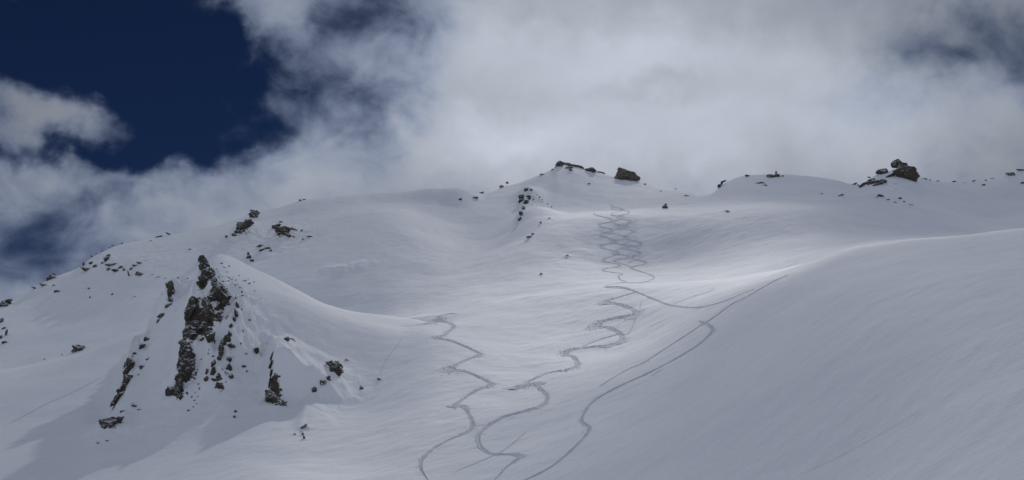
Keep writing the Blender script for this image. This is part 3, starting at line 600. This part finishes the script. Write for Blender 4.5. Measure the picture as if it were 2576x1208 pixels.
CR = [
 ('tall leaning dark rock pinnacle at the top of the snowy knoll', Z2([(652,105,34,50,-15),(665,145,42,70,-20),(680,185,55,60,-20),(668,215,60,40,10),(640,240,36,24,40)])),
 ('narrow upright rock at the upper left edge of the knoll', Z2([(476,238,36,44),(482,275,34,62),(480,318,24,36),(468,350,36,18,-30)])),
 ('thin broken rock edge halfway down the left rim of the knoll', Z2([(432,408,30,28),(415,435,18,26,30),(352,532,30,22,30),(328,570,20,36,40),(292,605,20,16)])),
 ('long dark rock rib low on the left rim of the knoll', Z2([(266,660,46,44),(260,700,44,60),(250,750,46,58),(228,798,46,52,25),(202,838,34,46,30),(180,868,22,34,35)])),
 ('large dark rock face just right of and below the pinnacle', Z2([(722,235,40,50),(742,265,70,60,-30),(765,305,60,60,-30),(712,305,46,60),(775,335,40,40)])),
 ('small dark crag left of the wedge shaped rock face', Z2([(595,335,36,50),(598,365,56,50,-30),(588,395,46,50),(572,418,26,20)])),
 ('wedge shaped dark rock face in the middle of the knoll', Z2([(672,345,36,56),(672,390,74,60),(695,420,80,44),(735,412,50,18,-10),(640,405,26,30)])),
 ('rounded dark rock face below the wedge, with a snow pocket in it', Z2([(628,448,76,40),(640,475,40,40),(588,480,60,60),(592,510,70,46),(572,525,40,24)])),
 ('tallest broken rock wall on the centre rib of the knoll', Z2([(544,552,34,36),(565,585,50,56),(572,620,62,50),(566,655,84,56),(572,690,74,50),(552,715,44,22)])),
 ('forked dark rock at the foot of the centre rib', Z2([(526,742,30,44),(528,785,36,60),(525,820,34,50),(490,808,44,56),(538,838,36,30)])),
 ('small tan rock knob right of the rounded rock face', Z2([(692,508,40,62),(655,532,26,22)])),
 ('upper end of the thin rock rib right of the wedge rock', Z2([(838,352,16,36),(830,395,18,44),(822,425,16,26)])),
 ('lower run of the thin rock rib right of the wedge rock', Z2([(806,458,16,26),(798,500,18,34),(788,530,14,24),(800,565,40,16,5)])),
 ('jagged row of small rock teeth right of the forked rock', Z2([(752,600,20,60),(742,635,24,24),(714,655,20,44),(708,700,24,44),(714,745,28,20),(674,742,24,30),(676,700,14,34)])),
 ('short rock rib right of the row of small rock teeth', Z2([(793,635,24,34),(796,685,26,46),(806,725,24,24)])),
 ('dark overhanging boulder at the foot of the right rib, shadow below it', Z2([(1012,822,40,50),(1030,858,66,56,-30),(1058,880,80,34,-10),(1085,888,30,18)])),
 ('snow crusted narrow rock rib leading up from the overhanging boulder', Z2([(1022,620,14,40),(1017,665,14,50),(1018,710,14,50),(1012,760,14,50)])),
 ('small rock cluster at the top end of the right rib', Z2([(1102,532,28,26),(1125,528,26,14),(1143,540,14,10)])),
 ('dark curled boulder standing alone on the right shoulder of the knoll', Z2([(1335,662,46,32,10),(1365,680,50,46),(1352,705,70,52),(1322,740,30,34,30)])),
 ('pointed dark rock low on the left with snow over its top', Z2([(165,970,84,46),(135,962,46,20),(205,955,38,26),(150,998,56,34,-20)])),
 ('snow covered rocks leading down left from the curled boulder', Z2([(1290,760,36,30,-40),(1250,800,26,22,-40),(1190,1000,40,14,-40)])),
]
for lab, bl in CR:
    rock('rock_crag', lab, 'rock crag', bl, M_ROCKS if ('snow c' in lab or 'tallest' in lab or 'thin' in lab or 'teeth' in lab) else M_ROCK, GK, outl=outl(lab))
GR = 'rocks on the far left ridge'
for lab, bl in [
 ('dark block of rock at the left edge of the photo on the ridge', Z1([(20,895,80,54),(62,880,44,50),(85,860,16,26)])),
 ('broken dark rocks down the left photo edge below the block', Z1([(8,1020,34,36),(30,1070,26,20,-30),(48,1110,16,44),(42,1178,40,18),(4,1140,14,34)])),
 ('dark rocky point on the skyline of the lower left ridge', Z1([(388,690,62,44),(398,668,36,24),(335,745,50,16,20),(268,766,46,10,12)])),
 ('small rock in the snow below the rocky point', Z1([(430,792,44,26),(408,748,22,10)])),
 ('low wide rock where the left ridge steepens, dark at its foot', Z1([(655,628,66,34),(628,590,14,40),(690,578,26,24),(718,602,26,22)])),
 ('dark rock knob next to the low wide rock on the left ridge', Z1([(805,552,46,44),(818,525,36,20),(772,580,26,16)])),
 ('row of snowy rock ledges below the rock knob on the left ridge', Z1([(850,588,76,16,-10),(822,625,24,26),(880,638,60,22),(912,610,36,18,-30),(935,630,12,30)])),
 ('curved snowy rock ledge right of the row of ledges', Z1([(1055,580,50,16,15),(1020,598,40,14,20),(990,622,18,30,20),(972,660,12,44)])),
 ('dark rock lying inside the curved ledge', Z1([(1055,660,54,30)])),
 ('snow capped mound of rock on the lower left slope crest', [(203,878,32,16),(192,884,18,8)])]:
    rock('ridge_rock', lab, 'rock', bl, M_ROCKS if 'snow' in lab else M_ROCK, GR)
GM = 'rocks on the rounded shoulder above the knoll'
for lab, bl in [
 ('long slanting dark rock band on the skyline above the knoll', Z3([(330,528,76,22),(330,560,60,30,-30),(292,612,60,46,20),(238,640,80,50,30),(200,685,46,36,25),(165,712,36,26)])),
 ('small rock left of the slanting rock band', Z3([(105,726,22,26)])),
 ('dark overhanging rock right of the slanting band', Z3([(505,648,66,36,-20),(560,680,90,50,-15),(592,712,70,36),(642,668,54,20,15),(545,607,30,10)])),
 ('small stone at the right foot of the overhanging rock', Z3([(645,725,30,14)])),
 ('low dark rock with thick snow cap below the overhanging rock', Z3([(380,800,44,24,-20),(425,822,80,18,-20),(460,838,26,12)])),
 ('dark forked rock partly hidden behind the knoll crest', Z3([(283,865,18,34),(292,895,38,30,-30),(308,920,28,34)])),
 ('thin rock lip on the skyline right of the slanting band', Z3([(705,436,34,14,25),(730,424,30,6)])),
 ('faint snow dusted rocks right of the overhanging rock', Z3([(778,726,36,12),(712,678,16,24),(725,745,20,16)])),
 ('dark stone under the rounded snow dome', Z3([(1990,424,28,22)])),
 ('snow dusted stone right of the dark stone under the dome', Z3([(2105,410,44,18)]))]:
    rock('ridge_rock', lab, 'rock', bl, M_ROCKS if 'snow ' in lab else M_ROCK, GM, outl=outl(lab))
GT = 'rocks along the top ridge'
for lab, bl in [
 ('flat stone on the skyline where the dome meets the peak', Z3([(2165,370,36,9)])),
 ('two small stones stepping up the skyline left of the peak', Z3([(2325,326,40,22),(2365,292,24,16)])),
 ('dark square rock at the very top of the left peak', Z4([(598,138,54,50),(606,118,30,24),(548,174,26,16)])),
 ('snow crusted rock rim running down right from the summit rock', Z4([(650,132,60,30,15),(700,146,70,24,14),(755,158,70,20,14),(905,195,60,14,12)])),
 ('low rock just right of the summit rock', Z4([(668,160,50,22),(682,178,30,20)])),
 ('dark rock halfway between the summit rock and the big boulder', Z4([(835,178,80,34),(850,192,50,28)])),
 ('dark cluster of jagged rock at the head of the rib in the bowl', Z4([(350,330,30,26),(386,326,22,18),(320,385,52,40),(318,408,60,40),(350,425,44,30),(365,385,36,30)])),
 ('slim dark rock below the jagged cluster in the bowl', Z4([(330,465,26,34),(312,512,26,46),(300,552,30,34)])),
 ('small pointed rock alone on the bench below the saddle', Z4([(1398,460,40,26),(1400,445,18,26)])),
 ('flat dark stone on the bench right of the pointed rock', Z4([(1872,490,34,10),(1850,486,24,5)])),
 ('faint snowy rocks in the bowl below the slim dark rock', Z4([(400,662,28,18),(372,685,36,16)])),
 ('small snowy stone low on the bowl rib', Z4([(660,822,26,14)])),
 ('lone stone at the flat foot of the bowl', Z4([(465,962,32,14)])),
 ('dark rock step on the skyline left end of the middle peak', Z5([(205,310,26,44),(222,285,20,26),(240,270,40,10)])),
 ('small dark cap rock on top of the middle peak', Z5([(425,232,40,20)])),
 ('dark rocks with a spike on top of the middle peak', Z5([(598,234,56,34),(648,228,36,34),(648,208,14,34),(690,232,30,12)])),
 ('two flat rocks below the spiked rocks on the middle peak', Z5([(520,286,56,14),(556,302,32,14)])),
 ('faint flat stones on the slope right of the middle peak', Z5([(1145,384,50,9),(1010,370,28,6)])),
 ('snowy rock lip on the skyline left of the rock tower', Z5([(1255,292,44,12),(1285,302,18,14)])),
 ('snow dusted rock at the left foot of the rock tower', Z5([(1340,292,76,30),(1390,282,70,34),(1430,298,80,22),(1462,275,70,36),(1400,262,60,22),(1540,225,80,30)])),
 ('dark rock on the left shoulder of the rock tower', Z5([(1485,205,76,44),(1450,198,40,24)])),
 ('dark rocks on the slope below the rock tower', Z5([(1455,385,54,26),(1425,398,30,8)])),
 ('string of small stones trailing right below the rock tower', Z5([(1520,414,28,12),(1575,435,20,8),(1612,405,24,18),(1640,430,20,10),(1690,455,34,8)])),
 ('rounded snowy rock rise at the right end of the skyline', Z5([(2480,218,66,22,20),(2555,185,60,12),(2565,282,24,26)])),
 ('small dark stone on the slope near the right end of the ridge', Z5([(2260,300,26,16)]))]:
    rock('ridge_rock', lab, 'rock', bl, M_ROCKS if ('snow' in lab or 'jagged' in lab or 'base' in lab) else M_ROCK, GT, outl=outl(lab))
rock('ridge_boulder', 'big grey brown boulder with pointed top on the skyline right of the peak', 'boulder', [], M_ROCKL, GT, outl=[P4([(988,263),(1010,240),(1035,180),(1048,152),(1090,165),(1140,185),(1162,190),(1185,215),(1218,245),(1207,266),(1140,275),(1095,262),(1040,266)])])
rock('rock_tower', 'largest dark rock tower of stacked blocks on the right skyline', 'rock tower', Z5([(1630,180,90,50)]), M_ROCK, GT, outl=[P5([(1570,190),(1590,165),(1668,160),(1725,170),(1748,210),(1752,240),(1730,285),(1690,280),(1630,255),(1590,225)]), P5([(1548,120),(1575,100),(1605,95),(1624,125),(1655,130),(1670,165),(1640,180),(1600,165),(1552,152)])])
def stones(label, group, pts, mat=M_ROCKS):
    for b in pts: rock('stone', label, 'stone', [b], mat, group, sub=2)
for lab, pts in [
 ('dark stone lying between the left rim rib and the pointed low rock', [(290,886,26,14),(318,905,26,14),(225,914,22,16),(282,873,12,7)]),
 ('small dark stone in the shadow below the pointed low rock', [(97,1083,16,14),(145,1070,16,9)]),
 ('small stone just right of the long dark rib on the left rim', [(365,633,30,14),(330,682,30,22),(312,721,14,14)])]:
    stones(lab, lab.replace('stone ', 'stones ', 1), Z2(pts), M_ROCK)
for lab, pts in [
 ('small stone on the snow left of the overhanging boulder', [(828,914,14,22),(822,944,14,24)]),
 ('small stone low on the slope below the curled boulder', [(1145,1036,16,14),(1188,1035,12,18),(1194,1055,12,22)]),
 ('small stone in the snow between the rock teeth and the right rib', [(940,592,24,40),(886,606,12,8),(874,672,22,18),(888,700,10,12)])]:
    stones(lab, lab.replace('stone ', 'stones ', 1), Z2(pts))
p_ = []
for i in range(26):
    t = rng.uniform(0, 1); p_.append((760 + 200*t + rng.normal(0, 28), 165 + 150*t + rng.normal(0, 34), rng.uniform(7, 22), rng.uniform(4, 9), rng.uniform(-30, 0)))
stones('tiny stone poking through the wind crust right of the pinnacle', 'stones scattered right of the pinnacle', Z2(p_))
for (x, y, n_, sx, sy, where) in ((600,870,5,20,30,'below the forked dark rock'),(640,800,6,25,30,'right of the forked dark rock'),(750,770,5,30,25,'under the row of small rock teeth'),(850,500,5,25,60,'right of the thin upper rock rib'),(680,620,4,25,25,'right of the tallest broken rock wall'),(770,680,5,22,40,'between the rock teeth and the short rib'),(655,550,4,20,20,'beside the small tan rock knob'),(700,370,3,40,60,'around the wedge shaped rock face')):
    stones('tiny stone ' + where, 'tiny stones ' + where, Z2([(x + rng.normal(0, sx), y + rng.normal(0, sy), rng.uniform(6, 16), rng.uniform(5, 14)) for i in range(n_)]))
for lab, pts in [
 ('small stone on the skyline above the snowy ledges of the far left ridge', Z1([(925,432,20,13),(690,525,18,12),(725,503,16,8),(770,485,20,8),(855,447,22,7),(825,462,14,6)])),
 ('small stone on the skyline between the ledges and the slanting rock band', Z1([(1200,378,54,11),(1270,357,36,10,15),(1140,408,16,8)])),
 ('small stone in the snow just left of the narrow upright rock', Z1([(1190,685,44,9),(1245,692,14,8),(1345,690,15,12),(1415,692,13,11),(1150,665,16,8),(1105,560,14,5)])),
 ('small stone on the smooth slope under the far left ledges', Z1([(670,770,18,12),(850,812,18,22),(1015,832,26,9),(680,838,12,18)])),
 ('tiny stone on the slope crest left of the snow capped mound', [(112,904,5,3),(157,893,5,2.5)]),
 ('small flat stone low on the left flank of the left peak', Z4([(480,212,50,7,15),(455,222,14,8)])),
 ('small stone on the ridge slope below the big boulder', Z4([(820,281,24,10),(1240,286,24,10),(1365,336,16,9)])),
 ('small flat stone on the skyline left of the notch', Z4([(1475,320,28,6),(1560,373,28,10)])),
 ('small stone beside the jagged rock cluster in the bowl', Z4([(450,382,14,12),(430,365,10,8),(510,435,14,10),(540,456,11,9),(525,540,22,8),(458,575,16,18),(405,400,14,10),(470,400,12,8)])),
 ('small flat stone on the skyline right of the rock tower', Z5([(1800,251,44,8),(1840,262,24,6),(1900,271,36,7),(2030,272,26,6),(2110,283,24,6),(2185,267,26,6),(2280,261,18,7),(2340,250,34,7,15)])),
 ('small stone at the left foot of the rock tower', Z5([(1580,331,12,8),(1370,240,20,10),(1575,292,10,6)]))]:
    stones(lab, lab.replace('small stone', 'small stones').replace('tiny stone', 'tiny stones').replace('flat stone', 'flat stones'), pts)
stones('small stone on the snow right of the far left ledges', None, Z1([(1440,475,30,8)]))
rock('stone', 'lone dark speck of stone right of the knoll above the left ski track', 'stone', [(911,977,12,7),(908,973,6,4)], M_ROCK, None, sub=2)
rock('stone', 'lone small stone at the end of a thin runnel right of the knoll', 'stone', [(955,955,9,5),(951,952,5,3)], M_ROCK, None, sub=2)
rock('stone', 'small flat stone on the snow above the curled boulder', 'stone', [(874,906,10,4)], M_ROCK, None, sub=2)

# snow drifted up round every rock, bedrock showing through where the crust is steep
ROCKY = np.zeros_like(Z); dZ = np.zeros_like(Z)
for (x, y, wm, hm) in STAMPS:
    a = math.atan2(x, y); Dq = math.hypot(x, y); r_ = wm * 0.62 + 0.35; c = int((a - AZ[0]) / (AZ[1] - AZ[0])); k = int(2.2 * r_ / (Dq * (AZ[1] - AZ[0]))) + 2
    c0, c1 = max(0, c - k), min(NA, c + k + 1)
    if c1 <= c0: continue
    j0, j1 = np.searchsorted(DD[:, min(max(c, 0), NA - 1)], [Dq - 2.2 * r_, Dq + 2.2 * r_])
    g_ = np.exp(-((X[j0:j1, c0:c1] - x)**2 + (Y[j0:j1, c0:c1] - y)**2) / (r_ * r_))
    dZ[j0:j1, c0:c1] = np.maximum(dZ[j0:j1, c0:c1], g_ * min(hm * 0.22, 1.0)); ROCKY[j0:j1, c0:c1] = np.maximum(ROCKY[j0:j1, c0:c1], g_ * min(0.64, wm / 3.4))
rid = 1 - 2.2 * np.abs(fbm2(X / 2.6, Y / 2.6, 4, 33, 0.6)); rid2 = fbm2(X / 0.9, Y / 0.9, 3, 37, 0.6)
ROCKY = np.clip(ROCKY + 0.62 * patch(560, 860, 14) * np.clip(fbm2(X / 5, Y / 5, 3, 77) * 5 - 0.6, 0, 1), 0, 1)
Z = Z + dZ + ROCKY * (0.75 * rid + 0.45 * rid2) * np.clip(1 - carve * 50, 0, 1)
# ------------------------------------------------------------------ terrain objects
V = np.stack([X, Y, Z], -1)
def sheet(name, r0, r1):
    sub = V[r0:r1]; o = mesh_obj(name, sub.reshape(-1, 3), grid_faces(r1 - r0, NA), M_SNOW); o['kind'] = 'structure'
    o.data.attributes.new('rocky', 'FLOAT', 'POINT').data.foreach_set('value', ROCKY[r0:r1].ravel().astype(np.float32)); return o
s_near = sheet('snow_slope', 0, seam + 1)
s_far = sheet('snow_mountain', seam, NR)
# the rest of the snowy valley round and behind the camera
nrm, ncm = 40, 96; rr = np.concatenate([[0.0], np.geomspace(6, 9000, nrm - 1)]); aa = np.linspace(0, 2*np.pi, ncm + 1)
GX = rr[:, None] * np.sin(aa)[None]; GY = rr[:, None] * np.cos(aa)[None]
back = np.clip((-GY) / 400, 0, 1); GZ = -36 - 60 * back - 0.02 * rr[:, None] + 20 * fbm2(GX / 400, GY / 400, 4, 90) * np.clip(rr[:, None] / 800, 0, 1)
GZ = np.minimum(GZ, -34 - 0.02 * rr[:, None])
g = mesh_obj('snow_ground', np.stack([GX, GY, GZ], -1).reshape(-1, 3), grid_faces(nrm, ncm + 1), M_SNOWG); g['kind'] = 'structure'
OV = np.array([(1,0,0),(0,1,0),(-1,0,0),(0,-1,0),(.5,.5,.8),(-.5,.4,.7),(0,-.5,.8)], float); OF = np.array([(0,1,4),(1,2,5),(2,3,6),(3,0,6),(4,1,5),(4,5,6),(0,4,6),(5,2,6)])
M_TRACKR = M_TRACK.copy(); M_TRACKR.name = 'skied snow with painted shade'
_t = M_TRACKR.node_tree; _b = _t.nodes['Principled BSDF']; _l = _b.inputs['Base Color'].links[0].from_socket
_at = _t.nodes.new('ShaderNodeAttribute'); _at.attribute_name = 'wear_shade'; _mx = _t.nodes.new('ShaderNodeMix'); _mx.data_type = 'RGBA'  # blends the painted groove shade into plain snow toward the ribbon edges
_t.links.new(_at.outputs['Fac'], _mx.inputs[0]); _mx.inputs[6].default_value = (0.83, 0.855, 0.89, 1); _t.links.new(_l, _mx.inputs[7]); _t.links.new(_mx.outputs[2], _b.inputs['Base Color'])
for (lab, P, cpos, crad), wr_ in zip(track_meshes, wear_shade):
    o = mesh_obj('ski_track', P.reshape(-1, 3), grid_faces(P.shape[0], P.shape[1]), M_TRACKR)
    o.data.attributes.new('wear_shade', 'FLOAT', 'POINT').data.foreach_set('value', wr_.ravel().astype(np.float32))
    o['label'] = lab; o['category'] = 'ski track'; o['group'] = 'ski tracks down the snow slope'
    nC = len(cpos); th = rng.uniform(0, 6.28, nC); cs, sn = np.cos(th)[:, None], np.sin(th)[:, None]
    if 'crumbled' in lab or 'runnel' in lab: o['category'] = 'snow trail'; del o['group']
    vx = (OV[None, :, 0] * cs - OV[None, :, 1] * sn) * crad[:, None] * rng.uniform(0.7, 1.8, (nC, 1)); vy = (OV[None, :, 0] * sn + OV[None, :, 1] * cs) * crad[:, None]
    vz = OV[None, :, 2] * crad[:, None] * 0.55 - 0.01; vv = np.stack([vx, vy, vz], -1) + cpos[:, None]
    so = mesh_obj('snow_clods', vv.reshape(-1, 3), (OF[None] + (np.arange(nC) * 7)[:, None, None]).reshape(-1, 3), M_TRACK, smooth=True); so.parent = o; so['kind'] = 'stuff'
